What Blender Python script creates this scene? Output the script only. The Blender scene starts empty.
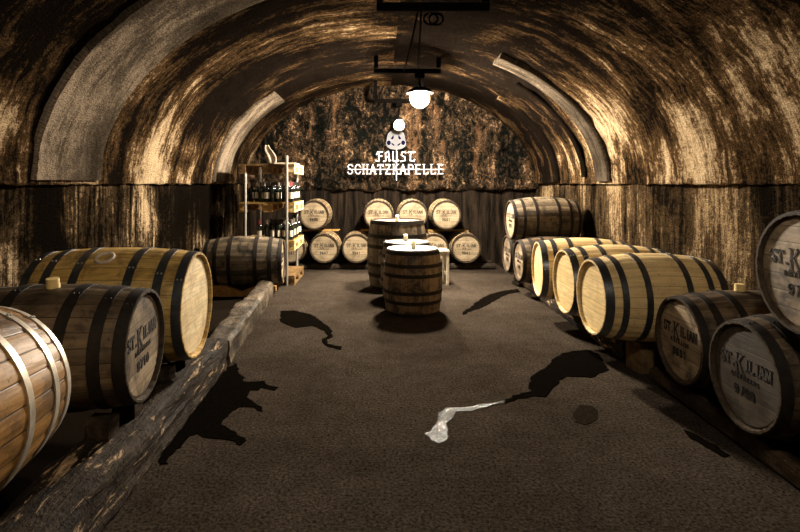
import bpy, bmesh, math, random
from mathutils import Vector, Matrix, noise, Euler
random.seed(7)
PI = math.pi
SC = bpy.context.scene
COL = SC.collection
R = math.radians

# ------------------------------------------------------------------ helpers
def link(o, parent=None):
    COL.objects.link(o)
    if parent is not None:
        o.parent = parent
    return o

def tag(o, label=None, cat=None, group=None, kind=None):
    if label: o['label'] = label
    if cat: o['category'] = cat
    if group: o['group'] = group
    if kind: o['kind'] = kind
    return o

def empty(name, loc, rz=0.0, label=None, cat=None, group=None):
    o = bpy.data.objects.new(name, None)
    o.empty_display_size = 0.1
    o.location = loc
    o.rotation_euler = (0, 0, rz)
    link(o)
    return tag(o, label, cat, group)

def mesh_of(name, bm, mat, smooth=False):
    me = bpy.data.meshes.new(name)
    bmesh.ops.recalc_face_normals(bm, faces=bm.faces[:])
    bm.to_mesh(me); bm.free()
    if mat is not None: me.materials.append(mat)
    if smooth:
        for p in me.polygons: p.use_smooth = True
        try: me.set_sharp_from_angle(angle=R(35))
        except Exception: pass
    return me

def put(name, me, parent=None, loc=(0, 0, 0), rot=(0, 0, 0)):
    o = bpy.data.objects.new(name, me)
    o.location = loc; o.rotation_euler = rot
    return link(o, parent)

def add_box(bm, c, s, rot=None):
    m = Matrix.Translation(c)
    if rot is not None: m = m @ Euler(rot).to_matrix().to_4x4()
    m = m @ Matrix.Diagonal((s[0], s[1], s[2], 1))
    return bmesh.ops.create_cube(bm, size=1.0, matrix=m)['verts']

def bevel_all(bm, w, seg=1):
    bmesh.ops.bevel(bm, geom=bm.edges[:] , offset=w, segments=seg, affect='EDGES', profile=0.5)

def add_tube(bm, pts, r, n=8, cap=True):
    pts = [Vector(p) for p in pts]
    rings = []
    up = Vector((0.13, 0.27, 0.95)).normalized()
    for i, p in enumerate(pts):
        d = (pts[min(i + 1, len(pts) - 1)] - pts[max(i - 1, 0)]).normalized()
        a = d.cross(up)
        if a.length < 1e-3: a = d.cross(Vector((1, 0, 0)))
        a.normalize(); b = d.cross(a).normalized()
        rr = r[i] if isinstance(r, (list, tuple)) else r
        rings.append([bm.verts.new(p + rr * (math.cos(2 * PI * k / n) * a + math.sin(2 * PI * k / n) * b)) for k in range(n)])
    for i in range(len(rings) - 1):
        for k in range(n):
            bm.faces.new((rings[i][k], rings[i][(k + 1) % n], rings[i + 1][(k + 1) % n], rings[i + 1][k]))
    if cap:
        bm.faces.new(rings[0]); bm.faces.new(rings[-1])

def add_lathe(bm, prof, n=24, axis='Z', mod=None):
    """prof: list of (r, h).  Revolves about the axis."""
    rings = []
    for (r, h) in prof:
        ring = []
        for k in range(n):
            a = 2 * PI * k / n
            rr = r
            if mod is not None and r > 1e-6: rr = mod(r, h, k)
            if axis == 'Z': v = (rr * math.cos(a), rr * math.sin(a), h)
            else: v = (h, rr * math.cos(a), rr * math.sin(a))
            ring.append(bm.verts.new(v))
        rings.append(ring)
    for i in range(len(rings) - 1):
        for k in range(n):
            bm.faces.new((rings[i][k], rings[i][(k + 1) % n], rings[i + 1][(k + 1) % n], rings[i + 1][k]))
    return rings

def nz(x, y, z, s=1.0, o=0.0):
    return noise.noise(Vector((x * s + o, y * s + o * 1.7, z * s - o)))

# ------------------------------------------------------------------ node helpers
class NT:
    def __init__(self, name):
        self.m = bpy.data.materials.new(name)
        self.m.use_nodes = True
        self.t = self.m.node_tree
        self.t.nodes.clear()
        self.out = self.t.nodes.new('ShaderNodeOutputMaterial')
        self.b = self.t.nodes.new('ShaderNodeBsdfPrincipled')
        self.t.links.new(self.b.outputs[0], self.out.inputs[0])
    def n(self, ty, **kw):
        nd = self.t.nodes.new(ty)
        for k, v in kw.items(): setattr(nd, k, v)
        return nd
    def l(self, a, b): self.t.links.new(a, b)
    def val(self, sock, v):
        if hasattr(v, 'links') or hasattr(v, 'is_linked'): self.l(v, sock)
        else: sock.default_value = v
    def coord(self, kind='Object', scale=(1, 1, 1), loc=(0, 0, 0)):
        tc = self.n('ShaderNodeTexCoord'); mp = self.n('ShaderNodeMapping')
        mp.inputs['Scale'].default_value = scale; mp.inputs['Location'].default_value = loc
        self.l(tc.outputs[kind], mp.inputs[0]); return mp.outputs[0]
    def noise(self, vec, scale, detail=4, rough=0.55, dist=0.0):
        nd = self.n('ShaderNodeTexNoise')
        nd.inputs['Scale'].default_value = scale; nd.inputs['Detail'].default_value = detail
        nd.inputs['Roughness'].default_value = rough; nd.inputs['Distortion'].default_value = dist
        self.l(vec, nd.inputs['Vector']); return nd.outputs[0]
    def ramp(self, fac, stops, interp='LINEAR'):
        nd = self.n('ShaderNodeValToRGB'); cr = nd.color_ramp; cr.interpolation = interp
        while len(cr.elements) < len(stops): cr.elements.new(0.5)
        for e, (p, c) in zip(cr.elements, stops):
            e.position = p
            e.color = (c, c, c, 1) if isinstance(c, (int, float)) else (*c, 1)
        self.l(fac, nd.inputs[0]); return nd.outputs[0]
    def mix(self, fac, a, b, mode='MIX'):
        nd = self.n('ShaderNodeMix', data_type='RGBA', blend_type=mode)
        self.val(nd.inputs[0], fac)
        for i, v in ((6, a), (7, b)):
            if isinstance(v, tuple): nd.inputs[i].default_value = (*v, 1)
            else: self.l(v, nd.inputs[i])
        return nd.outputs[2]
    def math(self, op, a, b=0.0, c=None):
        nd = self.n('ShaderNodeMath', operation=op)
        self.val(nd.inputs[0], a); self.val(nd.inputs[1], b)
        if c is not None: self.val(nd.inputs[2], c)
        return nd.outputs[0]
    def bump(self, h, strength=0.5, dist=0.02, normal=None):
        nd = self.n('ShaderNodeBump'); nd.inputs['Strength'].default_value = strength
        nd.inputs['Distance'].default_value = dist; self.l(h, nd.inputs['Height'])
        if normal is not None: self.l(normal, nd.inputs['Normal'])
        self.l(nd.outputs[0], self.b.inputs['Normal']); return nd.outputs[0]
    def fin(self, col, rough=0.6, metal=0.0, spec=0.5):
        self.val(self.b.inputs['Base Color'], (*col, 1) if isinstance(col, tuple) else col)
        self.val(self.b.inputs['Roughness'], rough)
        self.b.inputs['Metallic'].default_value = metal
        self.b.inputs['Specular IOR Level'].default_value = spec
        return self.m

# ------------------------------------------------------------------ materials
def mat_streak(name, dark, mid, light, su, sv, cover=0.0, rough=0.55, crown=0.0, bump=0.6, spec=0.0, gain=3.0):
    """seepage-stained masonry: UV u = along the tunnel (m), v = along the arc (m)"""
    t = NT(name)
    uv = t.coord('UV')
    big = t.noise(t.coord('UV', (1.5, 0.38, 1)), 1.0, 5, 0.62, 0.7)
    patch = t.noise(t.coord('UV', (0.6, 0.7, 1), (7, 3, 0)), 1.0, 4, 0.6, 0.5)
    streak = t.noise(t.coord('UV', (su * 1.6, sv * 0.8, 1)), 1.0, 6, 0.72, 1.1)
    st2 = t.noise(t.coord('UV', (su * 2.6, sv * 3.0, 1), (3.3, 1.7, 0)), 1.0, 5, 0.72, 0.8)
    fine = t.noise(uv, 22.0, 6, 0.75, 0.3)
    grit = t.noise(uv, 75.0, 3, 0.7)
    s = t.math('MULTIPLY', t.math('SUBTRACT', big, 0.5), 0.85)
    s = t.math('MULTIPLY_ADD', t.math('SUBTRACT', patch, 0.5), 0.65, s)
    s = t.math('MULTIPLY_ADD', t.math('SUBTRACT', streak, 0.5), 0.40, s)
    s = t.math('MULTIPLY_ADD', t.math('SUBTRACT', st2, 0.5), 0.34, s)
    s = t.math('MULTIPLY_ADD', t.math('SUBTRACT', fine, 0.5), 0.36, s)
    s = t.math('MULTIPLY_ADD', s, gain, 0.5 + cover)
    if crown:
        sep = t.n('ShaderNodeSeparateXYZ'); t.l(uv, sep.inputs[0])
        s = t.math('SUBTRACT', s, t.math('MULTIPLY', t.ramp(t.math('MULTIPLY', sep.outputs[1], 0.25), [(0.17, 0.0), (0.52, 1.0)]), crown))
    m1 = t.ramp(s, [(0.16, 0.0), (0.45, 0.35), (0.80, 1.0)])
    m2 = t.ramp(s, [(0.58, 0.0), (1.0, 1.0)])
    c = t.mix(m1, dark, mid)
    c = t.mix(m2, c, light)
    spk = t.ramp(grit, [(0.36, 0.12), (0.60, 1.15)])
    c = t.mix(0.8, c, spk, 'MULTIPLY')
    h = t.math('MULTIPLY_ADD', fine, 0.9, t.math('MULTIPLY_ADD', grit, 0.8, t.math('MULTIPLY', streak, 1.4)))
    t.bump(h, bump, 0.035)
    return t.fin(c, t.ramp(streak, [(0.35, rough - 0.15), (0.65, rough + 0.2)]), 0, spec)

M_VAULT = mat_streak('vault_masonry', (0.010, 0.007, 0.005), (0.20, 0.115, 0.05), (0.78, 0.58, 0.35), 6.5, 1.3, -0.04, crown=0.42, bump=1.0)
M_WALL = mat_streak('wall_plaster', (0.008, 0.006, 0.004), (0.15, 0.095, 0.048), (0.50, 0.36, 0.20), 6.0, 0.7, -0.05, rough=0.45, bump=0.8, gain=2.6)
M_WALL_L = mat_streak('stained_shaded_plaster', (0.006, 0.0045, 0.003), (0.11, 0.07, 0.036), (0.60, 0.44, 0.26), 6.0, 0.6, -0.22, rough=0.45, bump=0.8, gain=3.4)  # left wall: seepage stains, with the rib recess shade put into the tone
M_RIB = mat_streak('rib_concrete', (0.035, 0.027, 0.019), (0.17, 0.132, 0.093), (0.36, 0.28, 0.20), 2.4, 0.7, -0.02, rough=0.7, bump=0.6, gain=2.2)

def mat_rock():
    t = NT('rock_face')
    v = t.coord('Object')
    big = t.noise(v, 1.6, 5, 0.65, 0.6)
    med = t.noise(t.coord('Object', (8, 8, 5)), 1.0, 7, 0.75, 1.2)
    col = t.noise(t.coord('Object', (3.2, 3.2, 0.35), (4, 1, 2)), 1.0, 5, 0.65, 0.5)
    fine = t.noise(v, 40, 4, 0.7)
    s = t.math('MULTIPLY_ADD', med, 0.55, t.math('MULTIPLY_ADD', big, 0.2, t.math('MULTIPLY', col, 0.25)))
    s = t.math('MULTIPLY_ADD', t.math('SUBTRACT', fine, 0.5), 0.25, s)
    m1 = t.ramp(s, [(0.47, 0.0), (0.54, 1.0)])
    m2 = t.ramp(s, [(0.555, 0.0), (0.635, 1.0)])
    c = t.mix(m2, t.mix(m1, (0.005, 0.006, 0.005), (0.06, 0.038, 0.023)), (0.58, 0.38, 0.21))
    wet = t.ramp(col, [(0.56, 0.0), (0.64, 1.0)])
    c = t.mix(t.math('MULTIPLY', wet, 0.5), c, (0.20, 0.105, 0.05))
    t.bump(t.math('MULTIPLY_ADD', fine, 0.6, med), 1.0, 0.09)
    return t.fin(c, 0.8, 0, 0.0)
M_ROCK = mat_rock()

def mat_floor():
    t = NT('cellar_floor')
    v = t.coord('Object')
    big = t.noise(v, 0.8, 5, 0.6, 0.4)
    med = t.noise(v, 7.0, 5, 0.65)
    fine = t.noise(v, 60, 4, 0.8)
    grit = t.noise(v, 210, 2, 0.7)
    c = t.mix(t.ramp(big, [(0.35, 0.0), (0.65, 1.0)]), (0.030, 0.023, 0.017), (0.050, 0.039, 0.029))
    c = t.mix(0.55, c, t.ramp(med, [(0.3, 0.55), (0.7, 1.25)]), 'MULTIPLY')
    c = t.mix(0.9, c, t.ramp(fine, [(0.36, 0.1), (0.66, 1.9)]), 'MULTIPLY')
    spots = t.ramp(grit, [(0.70, 0.0), (0.78, 1.0)])
    c = t.mix(t.math('MULTIPLY', spots, 0.6), c, (0.38, 0.31, 0.22))
    # shade under the barrels painted darker along both walls, behind the timbers
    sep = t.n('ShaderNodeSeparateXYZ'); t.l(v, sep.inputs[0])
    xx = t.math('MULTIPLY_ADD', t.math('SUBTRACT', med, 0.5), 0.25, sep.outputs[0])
    floor_shade = t.ramp(t.math('ABSOLUTE', t.math('SUBTRACT', xx, 0.38)), [(0.0, 0.0), (1.0, 1.0)])
    floor_shade = t.math('GREATER_THAN', t.math('ABSOLUTE', t.math('SUBTRACT', xx, 0.36)), 1.80)
    c = t.mix(floor_shade, c, t.mix(fine, (0.004, 0.003, 0.002), (0.018, 0.013, 0.009)))
    t.bump(t.math('MULTIPLY_ADD', fine, 0.8, t.math('MULTIPLY', med, 1.2)), 0.55, 0.012)
    return t.fin(c, t.ramp(big, [(0.3, 0.65), (0.7, 0.85)]), 0, 0.0)
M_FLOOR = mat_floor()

def mat_wet(ripple, name):
    t = NT(name)
    v = t.coord('Object')
    if ripple:
        rp = t.noise(v, 55, 3, 0.6, 0.5)
        t.bump(rp, 0.85, 0.025)
        return t.fin((0.012, 0.010, 0.008), 0.18, 0, 1.0)
    f = t.noise(v, 60, 4, 0.7)
    c = t.mix(t.ramp(f, [(0.35, 0.0), (0.75, 1.0)]), (0.0015, 0.0012, 0.001), (0.006, 0.0045, 0.003))
    return t.fin(c, 0.3, 0, 0.0)
M_WET = mat_wet(False, 'standing_water')
M_RIPPLE = mat_wet(True, 'running_water')
def mat_damp():
    t = NT('damp_patch'); v = t.coord('Object')
    f = t.noise(v, 85, 3, 0.75)
    c = t.mix(0.9, (0.018, 0.014, 0.010), t.ramp(f, [(0.33, 0.2), (0.7, 1.5)]), 'MULTIPLY')
    t.bump(f, 0.5, 0.01)
    return t.fin(c, 0.8, 0, 0.0)
M_DAMP = mat_damp()

def mat_staves(name, a, b, stain, stain_amt, nst=26, rough=0.5, gapv=0.16, glo=0.45):
    """barrel staves, axis along local X; colour per stave, grain along X"""
    t = NT(name)
    tc = t.n('ShaderNodeTexCoord'); sep = t.n('ShaderNodeSeparateXYZ'); t.l(tc.outputs['Object'], sep.inputs[0])
    oi = t.n('ShaderNodeObjectInfo')
    ang = t.math('ARCTAN2', sep.outputs[2], sep.outputs[1])
    u = t.math('MULTIPLY', t.math('ADD', t.math('DIVIDE', ang, 2 * PI), 0.5), nst)
    idx = t.math('FLOOR', u); fr = t.math('FRACT', u)
    wn = t.n('ShaderNodeTexWhiteNoise', noise_dimensions='2D')
    cv = t.n('ShaderNodeCombineXYZ'); t.l(idx, cv.inputs[0]); t.l(oi.outputs['Random'], cv.inputs[1]); t.l(cv.outputs[0], wn.inputs['Vector'])
    # grain space: x stretched, stave index offset
    g = t.n('ShaderNodeCombineXYZ')
    t.l(t.math('MULTIPLY', sep.outputs[0], 2.2), g.inputs[0]); t.l(t.math('MULTIPLY', u, 2.0), g.inputs[1])
    t.l(t.math('MULTIPLY_ADD', oi.outputs['Random'], 37.0, t.math('MULTIPLY', wn.outputs[0], 9.0)), g.inputs[2])
    grain = t.noise(g.outputs[0], 1.6, 6, 0.7, 0.6)
    st = t.n('ShaderNodeCombineXYZ')
    t.l(sep.outputs[0], st.inputs[0]); t.l(sep.outputs[1], st.inputs[1])
    t.l(t.math('MULTIPLY_ADD', oi.outputs['Random'], 51.0, sep.outputs[2]), st.inputs[2])
    blot = t.noise(st.outputs[0], 5.5, 6, 0.7, 0.5)
    speck = t.noise(st.outputs[0], 42, 3, 0.6)
    c = t.mix(t.ramp(wn.outputs[0], [(0.0, 0.0), (1.0, 1.0)]), a, b)
    c = t.mix(0.8, c, t.ramp(grain, [(0.3, glo), (0.65, 1.2)]), 'MULTIPLY')
    sm = t.math('MULTIPLY', t.ramp(blot, [(0.47, 0.0), (0.62, 1.0)]), stain_amt)
    c = t.mix(sm, c, stain)
    c = t.mix(t.math('MULTIPLY', t.ramp(speck, [(0.66, 0.0), (0.72, 1.0)]), 0.75), c, stain)
    edge = t.math('MINIMUM', fr, t.math('SUBTRACT', 1.0, fr))
    gap = t.ramp(edge, [(0.0, gapv), (0.055, 1.0)])
    c = t.mix(1.0, c, gap, 'MULTIPLY')
    t.bump(t.math('MULTIPLY_ADD', gap, 0.6, grain), 0.35, 0.008)
    return t.fin(c, rough, 0, 0.35)

def mat_head(name, a, b, stain, amt, nb=6.5, rough=0.55, gapv=0.3):
    """barrel head planks: boards run along local Y, stacked along local Z"""
    t = NT(name)
    tc = t.n('ShaderNodeTexCoord'); sep = t.n('ShaderNodeSeparateXYZ'); t.l(tc.outputs['Object'], sep.inputs[0])
    oi = t.n('ShaderNodeObjectInfo')
    u = t.math('MULTIPLY_ADD', sep.outputs[2], nb / 0.52, 50.3)
    idx = t.math('FLOOR', u); fr = t.math('FRACT', u)
    wn = t.n('ShaderNodeTexWhiteNoise', noise_dimensions='2D')
    cv = t.n('ShaderNodeCombineXYZ'); t.l(idx, cv.inputs[0]); t.l(oi.outputs['Random'], cv.inputs[1]); t.l(cv.outputs[0], wn.inputs['Vector'])
    g = t.n('ShaderNodeCombineXYZ')
    t.l(t.math('MULTIPLY', sep.outputs[1], 3.0), g.inputs[0]); t.l(t.math('MULTIPLY', u, 2.4), g.inputs[1])
    t.l(t.math('MULTIPLY_ADD', oi.outputs['Random'], 31.0, t.math('MULTIPLY', wn.outputs[0], 7.0)), g.inputs[2])
    grain = t.noise(g.outputs[0], 1.5, 6, 0.7, 0.5)
    st = t.n('ShaderNodeCombineXYZ')
    t.l(t.math('MULTIPLY_ADD', oi.outputs['Random'], 23.0, sep.outputs[0]), st.inputs[0]); t.l(sep.outputs[1], st.inputs[1]); t.l(sep.outputs[2], st.inputs[2])
    blot = t.noise(st.outputs[0], 6.0, 6, 0.68, 0.4)
    c = t.mix(wn.outputs[0], a, b)
    c = t.mix(0.8, c, t.ramp(grain, [(0.3, 0.55), (0.65, 1.15)]), 'MULTIPLY')
    c = t.mix(t.math('MULTIPLY', t.ramp(blot, [(0.46, 0.0), (0.66, 1.0)]), amt), c, stain)
    edge = t.math('MINIMUM', fr, t.math('SUBTRACT', 1.0, fr))
    gap = t.ramp(edge, [(0.0, gapv), (0.05, 1.0)])
    c = t.mix(1.0, c, gap, 'MULTIPLY')
    t.bump(t.math('MULTIPLY_ADD', gap, 0.5, grain), 0.3, 0.006)
    return t.fin(c, rough, 0, 0.35)

M_ST_NEW = mat_staves('new_oak_staves', (0.76, 0.53, 0.23), (0.87, 0.65, 0.32), (0.25, 0.13, 0.05), 0.2, gapv=.5, glo=.7)
M_ST_YEL = mat_staves('golden_oak_staves', (0.56, 0.34, 0.085), (0.72, 0.47, 0.155), (0.09, 0.045, 0.015), 0.6, gapv=.4)
M_ST_OLD = mat_staves('weathered_oak_staves', (0.060, 0.040, 0.023), (0.16, 0.108, 0.060), (0.010, 0.007, 0.005), 0.8)
M_ST_GREY = mat_staves('grey_oak_staves', (0.05, 0.037, 0.023), (0.27, 0.205, 0.13), (0.010, 0.008, 0.006), 0.95)
M_ST_BRN = mat_staves('brown_oak_staves', (0.19, 0.088, 0.020), (0.42, 0.215, 0.055), (0.035, 0.019, 0.008), 0.7, gapv=.03)
M_ST_TUB = mat_staves('table_oak_staves', (0.12, 0.072, 0.033), (0.26, 0.165, 0.08), (0.012, 0.008, 0.005), 0.95)
M_ST_PALE = mat_staves('pale_oak_staves', (0.36, 0.25, 0.13), (0.48, 0.35, 0.19), (0.08, 0.05, 0.025), 0.45)
M_HD_NEW = mat_head('new_oak_head', (0.80, 0.57, 0.25), (0.90, 0.68, 0.33), (0.42, 0.25, 0.10), 0.3, gapv=.6)
M_HD_YEL = mat_head('blotched_oak_head', (0.82, 0.64, 0.36), (0.88, 0.72, 0.45), (0.38, 0.24, 0.11), 0.65, gapv=.7)
M_HD_OLD = mat_head('weathered_oak_head', (0.20, 0.142, 0.086), (0.42, 0.315, 0.20), (0.022, 0.015, 0.009), 0.95)
M_HD_DARK = mat_head('dark_oak_head', (0.045, 0.034, 0.023), (0.090, 0.069, 0.047), (0.014, 0.010, 0.007), 0.85)
M_HD_PALE = mat_head('pale_oak_head', (0.29, 0.225, 0.14), (0.40, 0.315, 0.20), (0.11, 0.075, 0.04), 0.7)

def mat_plain(name, col, rough=0.5, metal=0.0, var=0.25, scale=20, bump=0.1, spec=0.5):
    t = NT(name); v = t.coord('Object')
    f = t.noise(v, scale, 4, 0.65)
    c = t.mix(1.0, col, t.ramp(f, [(0.3, 1 - var), (0.7, 1 + var)]), 'MULTIPLY')
    if bump: t.bump(f, bump, 0.01)
    return t.fin(c, rough, metal, spec)
M_HOOP_NEW = mat_plain('blue_grey_steel_hoop', (0.10, 0.104, 0.11), 0.32, 0.75, 0.3)
M_HOOP_OLD = mat_plain('rusted_hoop', (0.014, 0.010, 0.007), 0.65, 0.0, 0.5, spec=0.2)
M_HOOP_ZINC = mat_plain('galvanised_hoop', (0.62, 0.55, 0.45), 0.38, 0.55, 0.25)
M_CHIME = mat_plain('blackened_chime', (0.05, 0.035, 0.022), 0.7, 0, 0.5, 40, 0.2, 0.1)
M_RIVET = mat_plain('worn_rivet', (0.45, 0.42, 0.38), 0.35, 0.6, 0.2)
M_INK = mat_plain('branded_ink', (0.018, 0.012, 0.008), 0.7, 0, 0.3, 60, 0)
M_CORK = mat_plain('light_bung_wood', (0.72, 0.52, 0.20), 0.6, 0, 0.15)
M_TOP = mat_plain('pale_barrel_lid', (0.11, 0.096, 0.076), 0.4, 0.0, 0.25, 12, 0.05, 0.5)
M_WAX = mat_plain('white_wax', (0.92, 0.88, 0.78), 0.4, 0, 0.03, 10, 0)
M_WAX.node_tree.nodes['Principled BSDF'].inputs['Subsurface Weight'].default_value = 1.0
M_WAX.node_tree.nodes['Principled BSDF'].inputs['Subsurface Radius'].default_value = (.06, .055, .045)
M_WAX.node_tree.nodes['Principled BSDF'].inputs['Subsurface Scale'].default_value = 1.0
M_WICK = mat_plain('black_wick', (0.02, 0.02, 0.02), 0.9, 0, 0, 10, 0)
M_IRON = mat_plain('black_iron', (0.0035, 0.003, 0.0025), 0.9, 0.0, 0.4, spec=0.0)
M_CABLE = mat_plain('black_cable', (0.002, 0.0018, 0.0015), 0.9, 0, 0.1, 10, 0, 0.0)
M_STEEL = mat_plain('galvanised_pole', (0.58, 0.55, 0.50), 0.35, 0.7, 0.2, 30)
M_GLASS = mat_plain('dark_bottle_glass', (0.006, 0.008, 0.006), 0.06, 0, 0.1, 10, 0, 0.8)
M_LABEL = mat_plain('cream_paper', (0.62, 0.54, 0.40), 0.7, 0, 0.25, 60, 0)
M_CAPS = mat_plain('dark_foil', (0.035, 0.028, 0.022), 0.3, 0.5, 0.3, 40, 0)
M_CAPS_PALE = mat_plain('silver_foil', (0.55, 0.50, 0.42), 0.25, 0.7, 0.3, 40, 0)
M_CAPS_RED = mat_plain('red_foil', (0.55, 0.05, 0.08), 0.35, 0.2, 0.1, 40, 0)
M_WHITE = mat_plain('white_letters', (0.60, 0.60, 0.63), 0.4, 0, 0.02, 10, 0)
M_EMB = mat_plain('grey_white_emblem', (0.13, 0.13, 0.138), 0.9, 0, 0.02, 10, 0, 0.0)
M_BLUE = mat_plain('blue_emblem_paint', (0.002, 0.002, 0.016), 0.9, 0, 0.05, 10, 0, 0.0)
M_CLOTH = mat_plain('pale_sheet', (0.60, 0.50, 0.38), 0.8, 0, 0.3, 14, 0.3)
M_STOOL = mat_plain('pale_painted_wood', (0.66, 0.58, 0.43), 0.5, 0, 0.2, 20)

def mat_timber(name, a, b, dark, amt, rough=0.65, sc=(1.3, 14, 14), chips=False):
    t = NT(name)
    g = t.noise(t.coord('Object', sc), 1.0, 6, 0.72, 0.7)
    v = t.coord('Object')
    bl = t.noise(v, 4.5, 6, 0.7, 0.5)
    f = t.noise(v, 30, 4, 0.7)
    c = t.mix(t.ramp(g, [(0.32, 0.0), (0.68, 1.0)]), a, b)
    c = t.mix(t.math('MULTIPLY', t.ramp(bl, [(0.40, 0.0), (0.56, 1.0)]), amt), c, dark)
    if chips:
        ch = t.noise(t.coord('Object', (2.0, 9, 9), (5, 2, 1)), 1.6, 5, 0.7, 0.4)
        c = t.mix(t.ramp(ch, [(0.60, 0.0), (0.66, 1.0)]), c, (0.46, 0.29, 0.13))
    c = t.mix(0.7, c, t.ramp(f, [(0.3, 0.5), (0.7, 1.3)]), 'MULTIPLY')
    t.bump(t.math('MULTIPLY_ADD', f, 0.5, g), 0.7, 0.02)
    return t.fin(c, rough, 0, 0.08)
M_BEAM = mat_timber('charred_timber', (0.035, 0.024, 0.015), (0.10, 0.065, 0.038), (0.010, 0.008, 0.006), 0.85, 0.5, (14, 1.3, 14), False)
def mat_beam_chip():
    t = NT('hewn_timber'); v = t.coord('Object')
    g = t.noise(t.coord('Object', (16, 1.4, 16)), 1.0, 6, 0.72, 0.7)
    ch = t.noise(t.coord('Object', (9, 2.0, 9), (5, 2, 1)), 1.6, 6, 0.72, 0.4)
    f = t.noise(v, 34, 4, 0.7)
    c = t.mix(t.ramp(g, [(0.34, 0.0), (0.66, 1.0)]), (0.007, 0.005, 0.004), (0.062, 0.043, 0.027))
    c = t.mix(t.ramp(ch, [(0.57, 0.0), (0.62, 1.0)]), c, (0.48, 0.33, 0.19))
    c = t.mix(0.8, c, t.ramp(f, [(0.3, 0.4), (0.7, 1.4)]), 'MULTIPLY')
    t.bump(t.math('MULTIPLY_ADD', f, 0.5, t.math('MULTIPLY_ADD', ch, 0.8, g)), 0.9, 0.03)
    return t.fin(c, 0.7, 0, 0.08)
M_HEWN = mat_beam_chip()
M_GREYBEAM = mat_timber('grey_timber', (0.06, 0.045, 0.030), (0.22, 0.17, 0.118), (0.014, 0.010, 0.007), 0.8, 0.6, (14, 1.3, 14))
M_PALLET = mat_timber('pallet_pine', (0.48, 0.28, 0.08), (0.62, 0.40, 0.14), (0.16, 0.085, 0.03), 0.45, 0.6, (3, 10, 14))
M_PALLET_D = mat_timber('dull_pallet_pine', (0.22, 0.125, 0.05), (0.34, 0.21, 0.09), (0.06, 0.035, 0.015), 0.6, 0.65, (3, 10, 14))
M_PALLET_LIT = mat_timber('lamplit_pallet_end', (0.72, 0.55, 0.27), (0.82, 0.66, 0.36), (0.5, 0.33, 0.14), 0.4, 0.6, (3, 10, 14))  # paler copy of the pallet pine, lamplight put into the colour
M_CRADLE = mat_timber('orange_cradle_wood', (0.30, 0.155, 0.045), (0.42, 0.23, 0.07), (0.12, 0.06, 0.02), 0.5, 0.6, (2, 12, 14))
M_BROWN = mat_timber('brown_chock_wood', (0.14, 0.085, 0.04), (0.26, 0.165, 0.08), (0.04, 0.025, 0.012), 0.6)
M_DARKWOOD = mat_timber('black_stained_rail', (0.030, 0.022, 0.015), (0.075, 0.055, 0.036), (0.010, 0.008, 0.006), 0.7)

def mat_lamp(name, col, strength):
    m = bpy.data.materials.new(name); m.use_nodes = True; t = m.node_tree; t.nodes.clear()
    o = t.nodes.new('ShaderNodeOutputMaterial'); e = t.nodes.new('ShaderNodeEmission')
    e.inputs[0].default_value = (*col, 1); e.inputs[1].default_value = strength
    t.links.new(e.outputs[0], o.inputs[0]); return m

# ------------------------------------------------------------------ camera
CAM_Z = 1.5
F = 533.0
cd = bpy.data.cameras.new('camera'); cam = bpy.data.objects.new('camera', cd); link(cam)
cam.location = (0, 0, CAM_Z); cam.rotation_euler = (R(90), 0, 0)
cd.sensor_width = 36.0; cd.lens = 36.0 * F / 800.0
cd.shift_x = 20.0 / 800.0; cd.shift_y = -83.0 / 800.0
cd.clip_start = 0.05; cd.clip_end = 60
SC.camera = cam

def at(px, py, Y):
    return Vector(((px - 380) / F * Y, Y, CAM_Z - (py - 183) / F * Y))
def ground(px, py, z=0.0):
    Y = F * (CAM_Z - z) / (py - 183)
    return Vector(((px - 380) / F * Y, Y, z))

# ------------------------------------------------------------------ setting
XL, XR, SPR, RISE = -2.5, 2.9, 1.5, 1.86
XC, HW = (XL + XR) / 2, (XR - XL) / 2
Y0, Y1 = -3.0, 10.0

def uv_grid(name, mat, nu, nv, fn, uvfn, smooth=True):
    me = bpy.data.meshes.new(name)
    vs, fs, uvs = [], [], []
    for i in range(nu + 1):
        for j in range(nv + 1):
            vs.append(fn(i / nu, j / nv)); uvs.append(uvfn(i / nu, j / nv))
    for i in range(nu):
        for j in range(nv):
            a = i * (nv + 1) + j
            fs.append((a, a + 1, a + nv + 2, a + nv + 1))
    me.from_pydata(vs, [], fs)
    ul = me.uv_layers.new(name='UVMap')
    for lp in me.loops: ul.data[lp.index].uv = uvs[lp.vertex_index]
    me.materials.append(mat)
    for p in me.polygons: p.use_smooth = smooth
    me.update()
    return put(name, me)

def arc_pt(t, off=0.0):
    """t 0..1 from the left spring over the crown to the right spring; off = inward"""
    a = PI * (1 - t)
    x, z = math.cos(a), math.sin(a)
    n = Vector((x / HW, 0, z / RISE)).normalized()
    return XC + HW * x - n.x * off, SPR + RISE * z - n.z * off

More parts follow.
